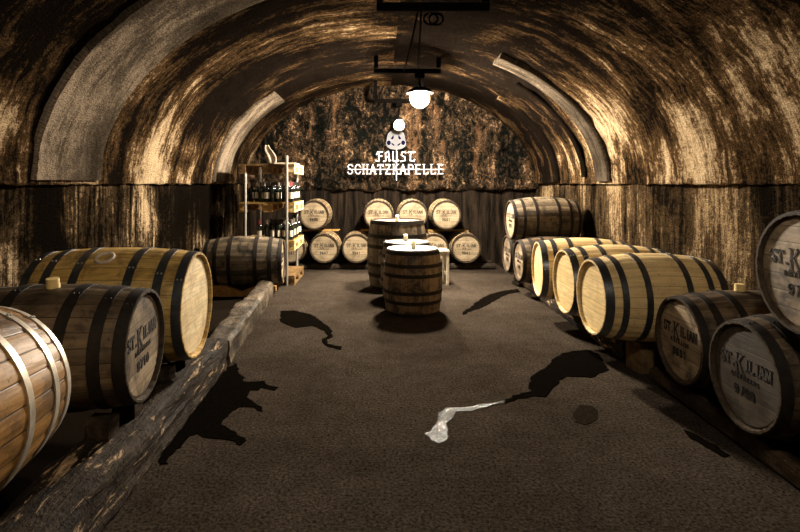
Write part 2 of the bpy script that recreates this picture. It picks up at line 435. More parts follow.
ARC_LEN = PI * math.sqrt((HW ** 2 + RISE ** 2) / 2)
def vault_fn(u, v):
    Y = Y0 + (Y1 - Y0) * u
    # v<0.02 and v>0.98: the ragged lip standing proud of the wall
    t = min(max((v - 0.012) / 0.976, 0), 1)
    d = 0.035 * nz(Y, t * 9, 0, 0.9) + 0.02 * nz(Y, t * 11, 3, 3.1) + 0.008 * nz(Y, t * 12, 7, 11)
    x, z = arc_pt(t, 0.05 + d)
    if v <= 0.0 or v >= 1.0:
        lip = 0.02 * nz(Y, 1.0 if v <= 0 else 5.0, 2, 6.0)
        x = XL - 0.02 if v <= 0 else XR + 0.02
        z = SPR - 0.005 + lip
    elif t <= 0.0 or t >= 1.0:
        z = SPR - 0.012 + 0.025 * nz(Y, 1.0 if v < .5 else 5.0, 2, 6.0)
    return (x, Y, z)
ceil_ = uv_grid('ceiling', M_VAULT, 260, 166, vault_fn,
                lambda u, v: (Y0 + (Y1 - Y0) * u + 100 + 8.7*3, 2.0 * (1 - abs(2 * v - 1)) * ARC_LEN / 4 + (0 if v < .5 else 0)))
# give the two haunches different patterns
ul = ceil_.data.uv_layers[0]
for p in ceil_.data.polygons:
    if p.center.x > XC:
        for li in p.loop_indices: ul.data[li].uv.x += 60.1
tag(ceil_, kind='structure')

def wall_side(name, X, sgn, o):
    def fn(u, v):
        Y = Y0 + (Y1 - Y0) * u; z = v * (SPR + 0.05)
        d = 0.02 * nz(Y, z, o, 0.8) + 0.012 * nz(Y, z * 0.4, o, 4.0)
        return (X + sgn * (d + 0.0), Y, z)
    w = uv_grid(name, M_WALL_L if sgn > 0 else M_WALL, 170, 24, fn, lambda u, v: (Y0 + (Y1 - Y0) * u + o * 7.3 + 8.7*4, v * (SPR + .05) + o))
    return tag(w, kind='structure')
wall_side('wall_left', XL, 1, 1.0)
wall_side('wall_right', XR, -1, 4.0)

def wall_cross(name, Yw, sgn, mat, rock):
    # a wall filling the arch profile
    N, Mv = (300, 190) if rock else (40, 30)
    def fn(u, v):
        x = XL - 0.1 + (HW * 2 + 0.2) * u; z = 3.5 * v
        d = 0.0
        if rock:
            k = 1.0 if z > 1.38 + 0.06 * nz(x, 0, 0, 3) else 0.0
            d = k * (0.08 + 0.09 * nz(x, z, 0, 1.6) + 0.10 * (noise.voronoi(Vector((x * 2.6, z * 4.0, 1.0 + .3 * nz(x, z, 1, 3))))[0][1] - .5) + 0.07 * nz(x, z, 3, 5.2) + 0.06 * abs(nz(x, z, 5, 10.0))) + (1 - k) * 0.012 * nz(x, z * .3, 9, 6)
        return (x, Yw + sgn * d, z)
    return fn, N, Mv
fn, N, Mv = wall_cross('wall_back', Y1, -1, M_ROCK, True)
wb = uv_grid('wall_back', M_ROCK, N, Mv, fn, lambda u, v: ((u) * 5.6, v * 3.5)); tag(wb, kind='structure')
# lower plaster band of the back wall
def mat_low():
    t = NT('dark_render'); s = t.noise(t.coord('Object', (9, 9, 0.8)), 1.0, 6, 0.7, 0.5)
    f = t.noise(t.coord('Object'), 40, 4, 0.7)
    c = t.mix(t.ramp(s, [(0.42, 0.0), (0.66, 1.0)]), (0.006, 0.005, 0.004), (0.036, 0.025, 0.017))
    c = t.mix(0.7, c, t.ramp(f, [(0.3, .5), (.7, 1.3)]), 'MULTIPLY')
    t.bump(s, 0.4, 0.02); return t.fin(c, 0.8, 0, 0.0)
wb.data.materials.append(mat_low())
for p in wb.data.polygons:
    if p.center.z < 1.36 + 0.05 * nz(p.center.x, 0, 0, 3): p.material_index = 1
fn, N, Mv = wall_cross('wall_front', Y0, 1, M_WALL, False)
tag(uv_grid('wall_front', M_WALL, 40, 30, fn, lambda u, v: (u * 5.6 + 40, v * 3.5)), kind='structure')

def fl(u, v):
    return (XL - .15 + (HW * 2 + .3) * u, Y0 - .1 + (Y1 - Y0 + .2) * v, 0.0)
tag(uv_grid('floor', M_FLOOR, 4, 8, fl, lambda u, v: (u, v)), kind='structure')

# ribs: partial concrete bands standing proud of the vault
def rib(name, ya, yb, t0, t1, proud, skew=0.0, mat=None):
    me = bpy.data.meshes.new(name); n = 36; vs, fs, uvs = [], [], []
    for i in range(n + 1):
        t = t0 + (t1 - t0) * i / n
        dy = skew * i / n
        for (Y, off) in ((ya, -0.06), (ya, proud + 0.05), (ya + .02, proud + 0.07), (yb - .02, proud + 0.07), (yb, proud + 0.05), (yb, -0.06)):
            x, z = arc_pt(t, off + 0.006 * nz(Y, t * 10, 0, 3))
            vs.append((x, Y + dy + 0.006 * nz(t * 14, Y, 0, 2), z)); uvs.append((Y * 1.0, t * ARC_LEN))
    for i in range(n):
        for k in range(5):
            a = i * 6 + k; fs.append((a, a + 1, a + 7, a + 6))
    fs.append(tuple(range(6))); fs.append(tuple(range(n * 6, n * 6 + 6)))
    me.from_pydata(vs, [], fs)
    ul = me.uv_layers.new(name='UVMap')
    for lp in me.loops: ul.data[lp.index].uv = uvs[lp.vertex_index]
    me.materials.append(mat or M_RIB)
    bm = bmesh.new(); bm.from_mesh(me); bmesh.ops.recalc_face_normals(bm, faces=bm.faces[:]); bm.to_mesh(me); bm.free()
    return tag(put(name, me), kind='structure')
rib('trim_1', 3.72, 4.62, 0.004, 0.42, 0.02)
rib('trim_2', 7.75, 8.55, 0.004, 0.27, 0.02, 0.1)
rib('trim_3', 6.55, 6.95, 0.66, 0.996, 0.03)
rib('trim_4', 8.45, 8.75, 0.72, 0.996, 0.03, 0, M_VAULT)
rib('trim_5', 7.30, 7.42, 0.72, 0.985, 0.03, 0, M_VAULT)

# ------------------------------------------------------------------ stroke lettering
G = {
 'S': [[(.56, .80), (.44, .97), (.18, .97), (.05, .78), (.14, .60), (.46, .42), (.56, .22), (.42, .03), (.16, .03), (.03, .20)]],
 'C': [[(.58, .76), (.44, .97), (.20, .97), (.04, .72), (.04, .28), (.20, .03), (.44, .03), (.60, .22)]],
 'H': [[(.10, 0), (.10, 1)], [(.52, 0), (.52, 1)], [(.10, .5), (.52, .5)]],
 'A': [[(.02, 0), (.31, 1)], [(.31, 1), (.60, 0)], [(.14, .34), (.48, .34)]],
 'T': [[(.31, 0), (.31, 1)], [(.02, .97), (.60, .97)], [(.02, .97), (.02, .80)], [(.60, .97), (.60, .80)]],
 'Z': [[(.06, .97), (.56, .97)], [(.56, .97), (.06, .03)], [(.06, .03), (.58, .03)]],
 'K': [[(.10, 0), (.10, 1)], [(.10, .42), (.54, 1)], [(.24, .58), (.58, 0)]],
 'P': [[(.10, 0), (.10, 1)], [(.10, .97), (.42, .97), (.56, .85), (.56, .62), (.42, .50), (.10, .50)]],
 'E': [[(.10, 0), (.10, 1)], [(.10, .97), (.55, .97)], [(.10, .5), (.46, .5)], [(.10, .03), (.57, .03)]],
 'L': [[(.12, 0), (.12, 1)], [(.12, .03), (.56, .03)], [(.56, .03), (.56, .18)]],
 'F': [[(.12, 0), (.12, 1)], [(.12, .97), (.57, .97)], [(.12, .52), (.46, .52)]],
 'U': [[(.10, 1), (.10, .25), (.22, .04), (.40, .04), (.52, .25), (.52, 1)]],
 'I': [[(.30, 0), (.30, 1)]],
 'N': [[(.08, 0), (.08, 1)], [(.08, 1), (.54, 0)], [(.54, 0), (.54, 1)]],
 'D': [[(.10, 0), (.10, 1)], [(.10, .97), (.36, .97), (.56, .74), (.56, .26), (.36, .03), (.10, .03)]],
 'R': [[(.10, 0), (.10, 1)], [(.10, .97), (.42, .97), (.54, .84), (.54, .64), (.42, .52), (.10, .52)], [(.30, .52), (.56, 0)]],
 '.': [[(.26, .0), (.26, .12)]],
 '0': [[(.31, .97), (.12, .80), (.08, .5), (.12, .20), (.31, .03), (.50, .20), (.54, .5), (.50, .80), (.31, .97)]],
 '1': [[(.14, .78), (.34, .97), (.34, 0)]],
 '2': [[(.08, .80), (.20, .95), (.42, .95), (.54, .76), (.44, .52), (.08, .03), (.58, .03)]],
 '4': [[(.42, 0), (.42, .97), (.04, .30), (.58, .30)]],
 '5': [[(.52, .97), (.12, .97), (.10, .56), (.36, .60), (.54, .42), (.52, .16), (.32, .03), (.06, .10)]],
 '3': [[(.08, .86), (.28, .97), (.50, .86), (.50, .64), (.26, .52)], [(.26, .52), (.54, .40), (.54, .14), (.30, .03), (.06, .14)]],
 '6': [[(.50, .90), (.30, .97), (.12, .74), (.08, .36), (.16, .08), (.34, .03), (.52, .14), (.54, .36), (.42, .54), (.22, .54), (.09, .38)]],
 '7': [[(.06, .97), (.56, .97), (.24, 0)]],
 '8': [[(.31, .97), (.12, .86), (.12, .64), (.31, .53), (.50, .64), (.50, .86), (.31, .97)], [(.31, .53), (.08, .38), (.08, .14), (.31, .03), (.54, .14), (.54, .38), (.31, .53)]],
 '9': [[(.12, .10), (.32, .03), (.50, .26), (.54, .64), (.46, .92), (.28, .97), (.10, .86), (.08, .64), (.20, .46), (.40, .46), (.53, .62)]],
}
SERIF = {'H': [(.10, 0), (.10, 1), (.52, 0), (.52, 1)], 'A': [(.02, 0), (.60, 0)], 'T': [(.31, 0)], 'K': [(.10, 0), (.10, 1), (.54, 1), (.58, 0)],
         'P': [(.10, 0)], 'L': [(.12, 1)], 'N': [(.08, 0), (.08, 1), (.54, 1)], 'I': [(.30, 0), (.30, 1)], 'U': [(.10, 1), (.52, 1)], 'F': [(.12, 0)], 'R': [(.10, 0), (.56, 0)], 'E': [(.06, 1), (.06, 0)]}

def add_text(bm, txt, x0, y0, h, w, th, depth, M, big=None, serif=True):
    """letters in the plane (right, up, out) of matrix M; w = advance in units of h"""
    x = x0
    for ch in txt:
        hh = h; yy = y0
        if big and ch == big: hh = h * 1.65; yy = y0 - h * 0.42
        if ch == ' ':
            x += w * h * .6; continue
        segs = []
        for pl in G[ch]:
            for a, b in zip(pl[:-1], pl[1:]): segs.append((a, b, th))
        if serif:
            for (sx, sy) in SERIF.get(ch, []):
                segs.append(((sx - .12, sy), (sx + .12, sy), th * .55))
        for a, b, tw in segs:
            A = Vector((x + a[0] * hh, yy + a[1] * hh, 0)); B = Vector((x + b[0] * hh, yy + b[1] * hh, 0))
            d = B - A; L = d.length; ang = math.atan2(d.y, d.x)
            m = M @ Matrix.Translation((A + B) / 2) @ Matrix.Rotation(ang, 4, 'Z') @ Matrix.Diagonal((L + tw * h * .6, tw * h, depth, 1))
            bmesh.ops.create_cube(bm, size=1.0, matrix=m)
        x += (w if ch not in 'I.' else w * .8) * hh
    return x

def text_width(txt, h, w, big=None):
    x = 0
    for ch in txt:
        hh = h * 1.65 if (big and ch == big) else h
        x += (w * h * .6 if ch == ' ' else (w if ch not in 'I.' else w * .8) * hh)
    return x

# ------------------------------------------------------------------ barrels
_cache = {}
NST = 26
def prof_r(x, L, Rb, rc):
    s = abs(2 * x / L)
    return Rb - (Rb - rc) * s ** 2.1

def staves_mesh(L, Rb, rc, mat):
    k = ('st', L, Rb, rc, mat.name)
    if k in _cache: return _cache[k]
    bm = bmesh.new(); n = NST * 4
    prof = []
    ns = 22
    th, rec = 0.017, 0.04
    prof.append((rc - th - 0.004, -L / 2 + rec + .012))
    prof.append((rc - th, -L / 2 + 0.012))
    prof.append((rc - th * .7, -L / 2))
    for i in range(ns + 1):
        x = -L / 2 + L * i / ns
        prof.append((prof_r(x, L, Rb, rc), x))
    prof.append((rc - th * .7, L / 2)); prof.append((rc - th, L / 2 - .012)); prof.append((rc - th - .004, L / 2 - rec - .012))
    def mod(r, h, kk):
        return r - (0.0035 if kk % 4 == 0 else 0.0) + 0.0015 * nz(kk // 4, h, 0, 2.3)
    add_lathe(bm, prof, n, 'X', mod)
    nr = len(prof)
    bm.faces.ensure_lookup_table()
    for f in bm.faces:
        c = f.calc_center_median()
        if (c.y * c.y + c.z * c.z) ** .5 < rc - .0008 and abs(c.x) > L / 2 - .06: f.material_index = 1
    me = mesh_of('staves', bm, mat, True)
    me.materials.append(M_CHIME if mat.name in ('weathered_oak_staves', 'grey_oak_staves', 'pale_oak_staves', 'table_oak_staves') else mat)
    _cache[k] = me; return me

def hoop_mesh(L, Rb, rc, xc, w, mat, seed):
    k = ('hp', L, Rb, rc, xc, w, mat.name)
    if k in _cache: return _cache[k]
    bm = bmesh.new(); t = 0.0045
    xs = [xc - w / 2, xc - w / 6, xc + w / 6, xc + w / 2]
    prof = [(prof_r(xs[0], L, Rb, rc) - .004, xs[0])] + [(prof_r(x, L, Rb, rc) + t, x) for x in xs] + [(prof_r(xs[-1], L, Rb, rc) - .004, xs[-1])]
    add_lathe(bm, prof, 64, 'X')
    a = 1.0 + seed * .1
    nf0 = len(bm.faces)
    for dx in (-w * .22, w * .22):     # the two rivets where the strap laps
        rr = prof_r(xc + dx, L, Rb, rc) + t
        m = Matrix.Translation((xc + dx, rr * math.cos(a), rr * math.sin(a))) @ Matrix.Diagonal((.007, .007, .007, 1))
        bmesh.ops.create_uvsphere(bm, u_segments=6, v_segments=4, radius=1.0, matrix=m)
    bm.faces.ensure_lookup_table()
    for f in bm.faces[nf0:]: f.material_index = 1
    me = mesh_of('hoop', bm, mat, True); me.materials.append(M_HOOP_OLD if mat.name == 'rusted_hoop' else M_RIVET)
    _cache[k] = me; return me

def head_mesh(rc, mat, end):
    k = ('hd', rc, mat.name, end)
    if k in _cache: return _cache[k]
    bm = bmesh.new(); r = rc - 0.0195
    prof = [(0.0001, -0.008 * end * 0), (r * .5, 0), (r - .012, 0), (r, 0.006 * -end)]
    prof = [(a, b) for a, b in prof]
    rings = add_lathe(bm, prof, 48, 'X')
    prof2 = [(0.0001, -0.02 * end), (r, -0.02 * end)]
    add_lathe(bm, prof2, 48, 'X')
    bmesh.ops.remove_doubles(bm, verts=bm.verts[:], dist=0.00005)
    me = mesh_of('head', bm, mat, False)
    _cache[k] = me; return me

MT_FRONT = Matrix(((0, 0, -1, 0), (-1, 0, 0, 0), (0, 1, 0, 0), (0, 0, 0, 1)))   # text right -> local -Y, up -> Z, out -> -X

def lettering_mesh(rc, num, small=True):
    bm = bmesh.new()
    h = rc * 0.22; w = .70
    W = text_width('ST.KILIAN', h, w, 'K')
    add_text(bm, 'ST.KILIAN', -W / 2, rc * .10, h, w, .17, .003, MT_FRONT, 'K')
    if small:
        h2 = rc * .085; W2 = text_width('DISTILLERS', h2, .95)
        add_text(bm, 'DISTILLERS', -W2 / 2, -rc * .10, h2, .95, .16, .003, MT_FRONT, None, False)
    return mesh_of('lettering', bm, M_INK)

def number_mesh(rc, num):
    bm = bmesh.new()
    h3 = rc * .17; W3 = text_width(num, h3, .86)
    add_text(bm, num, -W3 / 2, -rc * .40, h3, .86, .21, .003, MT_FRONT, None, False)
    return mesh_of('number', bm, M_INK)

HOOPS6 = (-.475, -.345, -.165, .165, .345, .475)
def barrel(label, loc, rz, L, Rb, rc, st, hd, hp, group, num=None, roll=0.0, hoops=HOOPS6, hw=.04, bung=None, standing=False,
           letter=True, cat='barrel', hroll=0.0, name='oak_barrel', bung_mat=None, hw_end=None):
    """lying barrel: loc = centre of the barrel; the Empty sits on the underside.  standing: loc = floor point"""
    if standing:
        root = empty(name, loc, rz, label, cat, group)
        pl, pr = (0, 0, L / 2), (0, PI / 2, 0)
    else:
        root = empty(name, (loc[0], loc[1], loc[2] - Rb), rz, label, cat, group)
        pl, pr = (0, 0, Rb), (roll, 0, 0)
    put('staves', staves_mesh(L, Rb, rc, st), root, pl, pr)
    for i, f in enumerate(hoops):
        w = hw_end if (hw_end and abs(f) > .42) else hw
        x = f * L
        lim = L / 2 - w / 2 - .004
        x = max(-lim, min(lim, x))
        put('hoop', hoop_mesh(L, Rb, rc, round(x, 4), w, hp, i), root, pl, pr)
    for e in (-1, 1):
        off = e * (L / 2 - .020)
        if standing: hl, hr = (0, 0, L / 2 - off), (0, PI / 2, 0)
        else: hl, hr = (off, 0, Rb), ((hroll if e < 0 else roll), 0, 0)
        h = put('head', head_mesh(rc, hd, e), root, hl, hr)
        if e < 0 and letter and not standing:
            put('lettering', lettering_mesh(rc, num), h, (-0.002, 0, 0), (0, 0, 0))
            if num: put('number', number_mesh(rc, num), h, (-0.002, 0, 0), (0, 0, 0))
    if bung is not None and not standing:
        bm = bmesh.new()
        add_lathe(bm, [(0.0001, Rb + .045), (.030, Rb + .045), (.034, Rb - .01), (.0001, Rb - .01)], 16, 'Z')
        put('bung', mesh_of('bung', bm, bung_mat or M_CORK, True), root, pl, (bung, 0, 0))
    return root

GL = 'barrels lying along the left timbers'
GN = 'new pale oak barrels on the right'
GO = 'dark barrels stacked in the right foreground'
GF = 'old barrels stacked far right'
GBL = 'lower tier of barrels at the back wall'
GBU = 'upper tier of barrels at the back wall'
GS = 'barrels standing in the aisle'
ang_l = PI
# left side
b0 = barrel('golden brown barrel with thin pale hoops, cut by the left edge in front', (-1.50, 1.60, .73), PI / 2 - R(3), .92, .345, .29,
            M_ST_BRN, M_HD_YEL, M_HOOP_ZINC, GL, letter=False, hoops=(-.478, -.375, -.20, .20, .375, .478), hw=.030, roll=.6)
b1 = barrel('dark weathered barrel with a stencilled grey head, before the golden barrel on the left', (-1.21 - .45, 2.74, .66), ang_l + R(4), .90, .315, .28,
            M_ST_OLD, M_HD_OLD, M_HOOP_OLD, GL, '9710', hw=.055, bung=-.12, hroll=R(-4))
b2 = barrel('golden barrel with grey hoops, a ring-shaped bung and blank blotched head, on the left', (-1.20 - .49, 3.5, .70), ang_l + R(2), .98, .375, .34,
            M_ST_YEL, M_HD_YEL, M_HOOP_NEW, GL, letter=False, hw=.052, roll=R(-20))
# bung ring of the golden barrel
bm = bmesh.new()
for k in range(20):
    pass
ringpts = [(.05 * math.cos(2 * PI * k / 20), .05 * math.sin(2 * PI * k / 20), 0) for k in range(21)]
add_tube(bm, ringpts, .011, 6, False)
rg = put('bung', mesh_of('bung', bm, M_CLOTH, True), b2, (0, 0, 0))
ra = R(28)
rg.location = (0.03, math.sin(ra) * .378, .375 + math.cos(ra) * .378); rg.rotation_euler = (-ra, 0, 0)
b3 = barrel('grey stained old barrel lying on an orange wooden cradle before the bottle rack', (-1.83, 7.25, .44), ang_l + R(5), 1.02, .34, .285,
            M_ST_GREY, M_HD_PALE, M_HOOP_OLD, GL, '9688', hw=.05)
# right side, new oak
barrel('nearest new pale oak barrel with a blank yellow head, right of the aisle', (1.655 + .46, 4.2, .605), 0, .92, .34, .29, M_ST_NEW, M_HD_NEW, M_HOOP_NEW, GN, letter=False, hw=.045, hw_end=.06, roll=.3)
barrel('middle one of the three new pale oak barrels right of the aisle', (1.70 + .46, 4.96, .585), 0, .92, .34, .29, M_ST_NEW, M_HD_NEW, M_HOOP_NEW, GN, letter=False, hw=.045, hw_end=.06, roll=1.1)
barrel('farthest new pale oak barrel, its head turned edge-on beside the dark old barrels', (1.70 + .46, 5.74, .57), R(-5), .92, .34, .29, M_ST_NEW, M_HD_NEW, M_HOOP_NEW, GN, letter=False, hw=.045, hw_end=.06, roll=2.0)
# right side, far old
barrel('old dark barrel on the floor right behind the farthest new pale barrel', (1.83 + .44, 7.08, .47), 0, .88, .32, .265, M_ST_OLD, M_HD_OLD, M_HOOP_OLD, GF, '9702', hw=.04)
barrel('old dark barrel on the floor at the far end of the right-hand row', (1.86 + .44, 7.86, .46), 0, .88, .32, .265, M_ST_OLD, M_HD_OLD, M_HOOP_OLD, GF, '9703', hw=.04)
barrel('weathered barrel with bright head lying on top of two old barrels, far right', (1.81 + .46, 7.47, .985), R(1), .92, .32, .265, M_ST_GREY, M_HD_PALE, M_HOOP_OLD, GF, '9711', hw=.038, roll=.5)
# right foreground
barrel('dark barrel with stencilled head next to the nearest new pale barrel, light bung on top', (1.978 + .43, 3.55, .455), 0, .86, .325, .28, M_ST_OLD, M_HD_OLD, M_HOOP_OLD, GO, '9631', hw=.045, bung=-.05)
barrel('dark-headed barrel on the floor in the right foreground, below the big top barrel', (1.945 + .43, 2.87, .463), 0, .86, .335, .285, M_ST_OLD, M_HD_DARK, M_HOOP_OLD, GO, '9788', hw=.05, roll=.7)
barrel('large barrel head lying on top of the dark barrels at the right edge', (1.975 + .43, 2.52, 1.075), 0, .86, .335, .285, M_ST_OLD, M_HD_OLD, M_HOOP_OLD, GO, '9719', hw=.05, roll=1.4)
barrel('dark barrel barely in view at the right edge, below the top barrel', (1.955 + .43, 2.185, .463), 0, .86, .335, .285, M_ST_OLD, M_HD_DARK, M_HOOP_OLD, GO, '9720', hw=.05, roll=2.2)
# back wall
YB = 9.1
for px, lab in ((290.5, 'barrel of the lower back tier half hidden behind the bottle rack'), (324, 'pale-headed barrel of the lower back tier next to the bottle rack'),
                (356.5, 'pale-headed barrel of the lower back tier just left of the standing barrels'),
                (389, 'barrel of the lower back tier hidden behind the tall standing barrel'), (434, 'pale barrel of the lower back tier partly behind the pale stool'),
                (466.5, 'rightmost barrel of the lower back tier, head split by a dark band')):
    barrel(lab, ((px - 380) / F * YB, YB + .36, .38), PI / 2, .72, .272, .245, M_ST_PALE, M_HD_PALE, M_HOOP_OLD, GBL, random.choice(('9641', '9647', '9650')), hw=.034, roll=random.uniform(-1.0, -.7))
for px, lab in ((314, 'leftmost barrel of the upper back tier, beside the bottle rack'), (378.5, 'pale barrel of the upper back tier above and left of the tall standing barrel'),
                (413, 'pale barrel of the upper back tier above the candle of the tall standing barrel'), (446.5, 'rightmost barrel of the upper back tier, with a bold stencilled head')):
    barrel(lab, ((px - 380) / F * YB, YB + .36, .952), PI / 2, .72, .272, .245, M_ST_PALE, M_HD_PALE, M_HOOP_OLD, GBU, random.choice(('9653', '9655', '9661')), hw=.034, roll=random.uniform(-.3, .3))
# standing in the aisle
def lid(root, L, rc):
    bm = bmesh.new()
    add_lathe(bm, [(.0001, L + .012), (rc - .008, L + .012), (rc - .002, L + .007), (rc - .002, L - .004), (.0001, L - .004)], 48, 'Z')
    put('lid', mesh_of('lid', bm, M_TOP, True), root)
H3 = (-.47, -.28, -.13, .13, .28, .47)
SB = []
s = barrel('front standing brown barrel in the aisle, used as a table with a white candle', (.38, 6.2, 0), .5, .735, .342, .30, M_ST_TUB, M_HD_OLD, M_HOOP_OLD, GS, standing=True, hoops=H3, hw=.04); lid(s, .735, .30); SB.append(s)
s = barrel('short standing barrel hidden between the front barrel and the tall one', (.345, 6.90, 0), 1.2, .735, .335, .29, M_ST_OLD, M_HD_OLD, M_HOOP_OLD, GS, standing=True, hoops=H3, hw=.04); lid(s, .735, .29); SB.append(s)
s = barrel('tall wide standing grey barrel at the back of the aisle row', (.245, 7.68, 0), 2.2, .975, .43, .375, M_ST_GREY, M_HD_OLD, M_HOOP_OLD, GS, standing=True, hoops=H3, hw=.05); SB.append(s)

# candles
def candle(label, loc, h, r=.027):
    root = empty('candle', loc, 0, label, 'candle', 'white candles on the standing barrels')
    bm = bmesh.new()
    add_lathe(bm, [(.0001, 0), (r, 0), (r, h - .006), (r - .005, h), (r * .6, h - .003), (.0001, h - .008)], 20)
    put('wax', mesh_of('wax', bm, M_WAX, True), root)
    bm = bmesh.new(); add_tube(bm, [(0, 0, h - .01), (.001, 0, h + .006), (.004, 0, h + .014)], .0016, 6)
    put('wick', mesh_of('wick', bm, M_WICK), root)
candle('white candle on top of the front standing barrel', (.385, 6.12, .747), .095)
candle('white candle on the hidden middle barrel', (.335, 6.95, .747), .085)
candle('white candle on the tall grey standing barrel', (.24, 7.48, .942), .11)

# ------------------------------------------------------------------ timbers
def timber_mesh(name, p0, p1, w, h, mat, rough=.02, n=40, bev=.03):
    """hewn beam from p0 to p1 (ground points of the centre line); mesh local to p0's frame along +Y"""
    L = (Vector(p1) - Vector(p0)).length
    bm = bmesh.new()
    m = 8
    sec = []
    for k in range(4 * m):
        side, f = divmod(k, m); f /= m
        c = [(-w / 2, 0), (w / 2, 0), (w / 2, h), (-w / 2, h), (-w / 2, 0)]
        a, b = c[side], c[side + 1]
        x, z = a[0] + (b[0] - a[0]) * f, a[1] + (b[1] - a[1]) * f
        # round the corners
        dx, dz = w / 2 - abs(x), min(z, h - z)
        if dx < bev and dz < bev:
            q = bev - max(dx, dz) if max(dx, dz) < bev else 0
            x -= math.copysign(q * .35, x); z += q * .35 * (1 if z < h / 2 else -1)
        sec.append((x, z))
    rings = []
    sd = random.uniform(0, 50)
    for i in range(n + 1):
        y = L * i / n; ring = []
        for (x, z) in sec:
            d = rough * (nz(x * 4, y, z * 4, 2.2, sd) + .6 * nz(x * 5, y, z * 5, 6.5, sd) + .35 * nz(x, y * .6, z, 22, sd))
            sx = x + d * (1 if x > 0 else -1) * (abs(x) / (w / 2)); sz = max(0.0, z + (d if z > h * .5 else 0))
            ring.append(bm.verts.new((sx, y + (rough * .8 * nz(x, z, 9, 9, sd) if i in (0, n) else 0), sz)))
        rings.append(ring)
    K = 4 * m
    for i in range(n):
        for k in range(K):
            bm.faces.new((rings[i][k], rings[i][(k + 1) % K], rings[i + 1][(k + 1) % K], rings[i + 1][k]))
    bm.faces.new(rings[0]); bm.faces.new(rings[-1])
    return mesh_of(name, bm, mat, True)

def timber(name, p0, p1, w, h, mat, label, cat='timber', rough=.02, n=40, group=None, z=0):
    d = Vector(p1) - Vector(p0)
    o = put(name, timber_mesh(name, p0, p1, w, h, mat, rough, n), None, (p0[0], p0[1], z), (0, 0, math.atan2(d.y, d.x) - PI / 2))
    return tag(o, label, cat, group)
GT = 'long timbers under the barrels'
timber('timber_beam', (-1.28, .7, 0), (-1.36, 4.27, 0), .27, .26, M_HEWN, 'long charred hewn beam with chipped pale edges along the left foreground', 'beam', .022, 90, GT)
timber('timber_beam', (-1.325, 4.33, 0), (-1.50, 7.0, 0), .21, .225, M_GREYBEAM, 'grey weathered beam continuing the left row towards the bottle rack', 'beam', .016, 60, GT)
timber('timber_beam', (-2.12, .8, 0), (-2.14, 4.2, 0), .20, .26, M_BEAM, 'dark beam under the far ends of the left barrels', 'beam', .012, 30, GT)
timber('timber_beam', (2.13, 4.44, 0), (2.13, 6.9, 0), .22, .20, M_HEWN, 'hewn beam beneath the heads of the new pale barrels', 'beam', .016, 50, GT)
timber('timber_beam', (2.52, 3.95, 0), (2.52, 6.2, 0), .18, .25, M_BEAM, 'dark beam under the far ends of the new pale barrels', 'beam', .01, 30, GT)
timber('timber_beam', (2.07, .9, 0), (2.09, 4.02, 0), .11, .115, M_BEAM, 'low dark rail under the dark barrels on the right', 'beam', .008, 50, GT)
timber('timber_beam', (2.66, 1.6, 0), (2.66, 3.9, 0), .12, .115, M_BEAM, 'dark rail under the wall-side ends of the right foreground barrels', 'beam', .006, 30, GT)
timber('timber_beam', (2.13, 6.75 + .2, 0), (2.13, 8.25, 0), .14, .13, M_BEAM, 'dark rail under the heads of the far right old barrels', 'beam', .006, 20, GT)
timber('timber_beam', (-1.75, 9.3, 0), (2.0, 9.3, 0), .16, .098, M_DARKWOOD, 'long black rail carrying the barrels along the back wall', 'beam', .006, 60, GT)
timber('timber_beam', (-1.75, 9.66, 0), (2.0, 9.66, 0), .14, .098, M_DARKWOOD, 'second black rail behind the first at the back wall', 'beam', .006, 60, GT)

def block(name, c, s, mat, label, rz=0, cat='block', group=None, bev=.008, rot=None):
    bm = bmesh.new(); add_box(bm, (0, 0, s[2] / 2), s)
    bmesh.ops.subdivide_edges(bm, edges=bm.edges[:], cuts=3, use_grid_fill=True)
    sd = random.uniform(0, 90)
    for v in bm.verts:
        v.co += Vector((nz(*v.co, 9, sd), nz(*v.co, 9, sd + 5), 0 if v.co.z < .001 else .5 * nz(*v.co, 9, sd + 9))) * .006
    o = put(name, mesh_of(name, bm, mat), None, c, rot or (0, 0, rz))
    return tag(o, label, cat, group)
block('wooden_block', (2.13, 4.29, 0), (.20, .20, .235), M_BROWN, 'squared brown wooden block in front of the nearest new pale barrel', .15)
# chocks under the left barrels
def chock(x, y, z0, top, label, w=.12, d=.10, mat=None):
    block('wooden_chock', (x, y, z0), (w, d, top - z0), mat or M_BEAM, label, 0, 'chock', 'chocks on the left beam')
def under(cz, Rb, off): return cz - math.sqrt(max(Rb * Rb - off * off, 0)) - .006
for (yc, cz, rr, xx, nm) in ((2.74, .66, .305, -1.36, 'dark weathered barrel'), (3.5, .70, .362, -1.37, 'golden barrel')):
    for sgn, wd in ((-1, 'near'), (1, 'far')):
        top = under(cz, rr, .06)
        chock(xx, yc + sgn * .13, .25, top, 'small brown wooden chock under the %s side of the left %s' % (wd, nm))
        block('wooden_chock', (-2.12, yc + sgn * .13, .25), (.12, .10, under(cz, rr, .06) - .25), M_BROWN, 'brown chock on the rear beam under the %s side of the left %s' % (wd, nm), 0, 'chock', 'chocks on the left beam')
block('wooden_bearer', (-1.88, 1.62, .25), (.95, .16, .132), M_BEAM, 'dark cross timber under the foremost left barrel', 0, 'bearer')

for (yc, cz, nm) in ((4.2, .605, 'nearest'), (4.96, .585, 'middle'), (5.74, .57, 'farthest')):
    for sgn, wd in ((-1, 'near'), (1, 'far')):
        if yc + sgn * .11 < 4.56: 
            continue
        block('wooden_chock', (2.13, yc + sgn * .11, .195), (.12, .08, under(cz, .34, .07) - .195), M_BROWN, 'small chock under the %s side of the %s new pale barrel' % (wd, nm), 0, 'chock', 'chocks on the right beam')
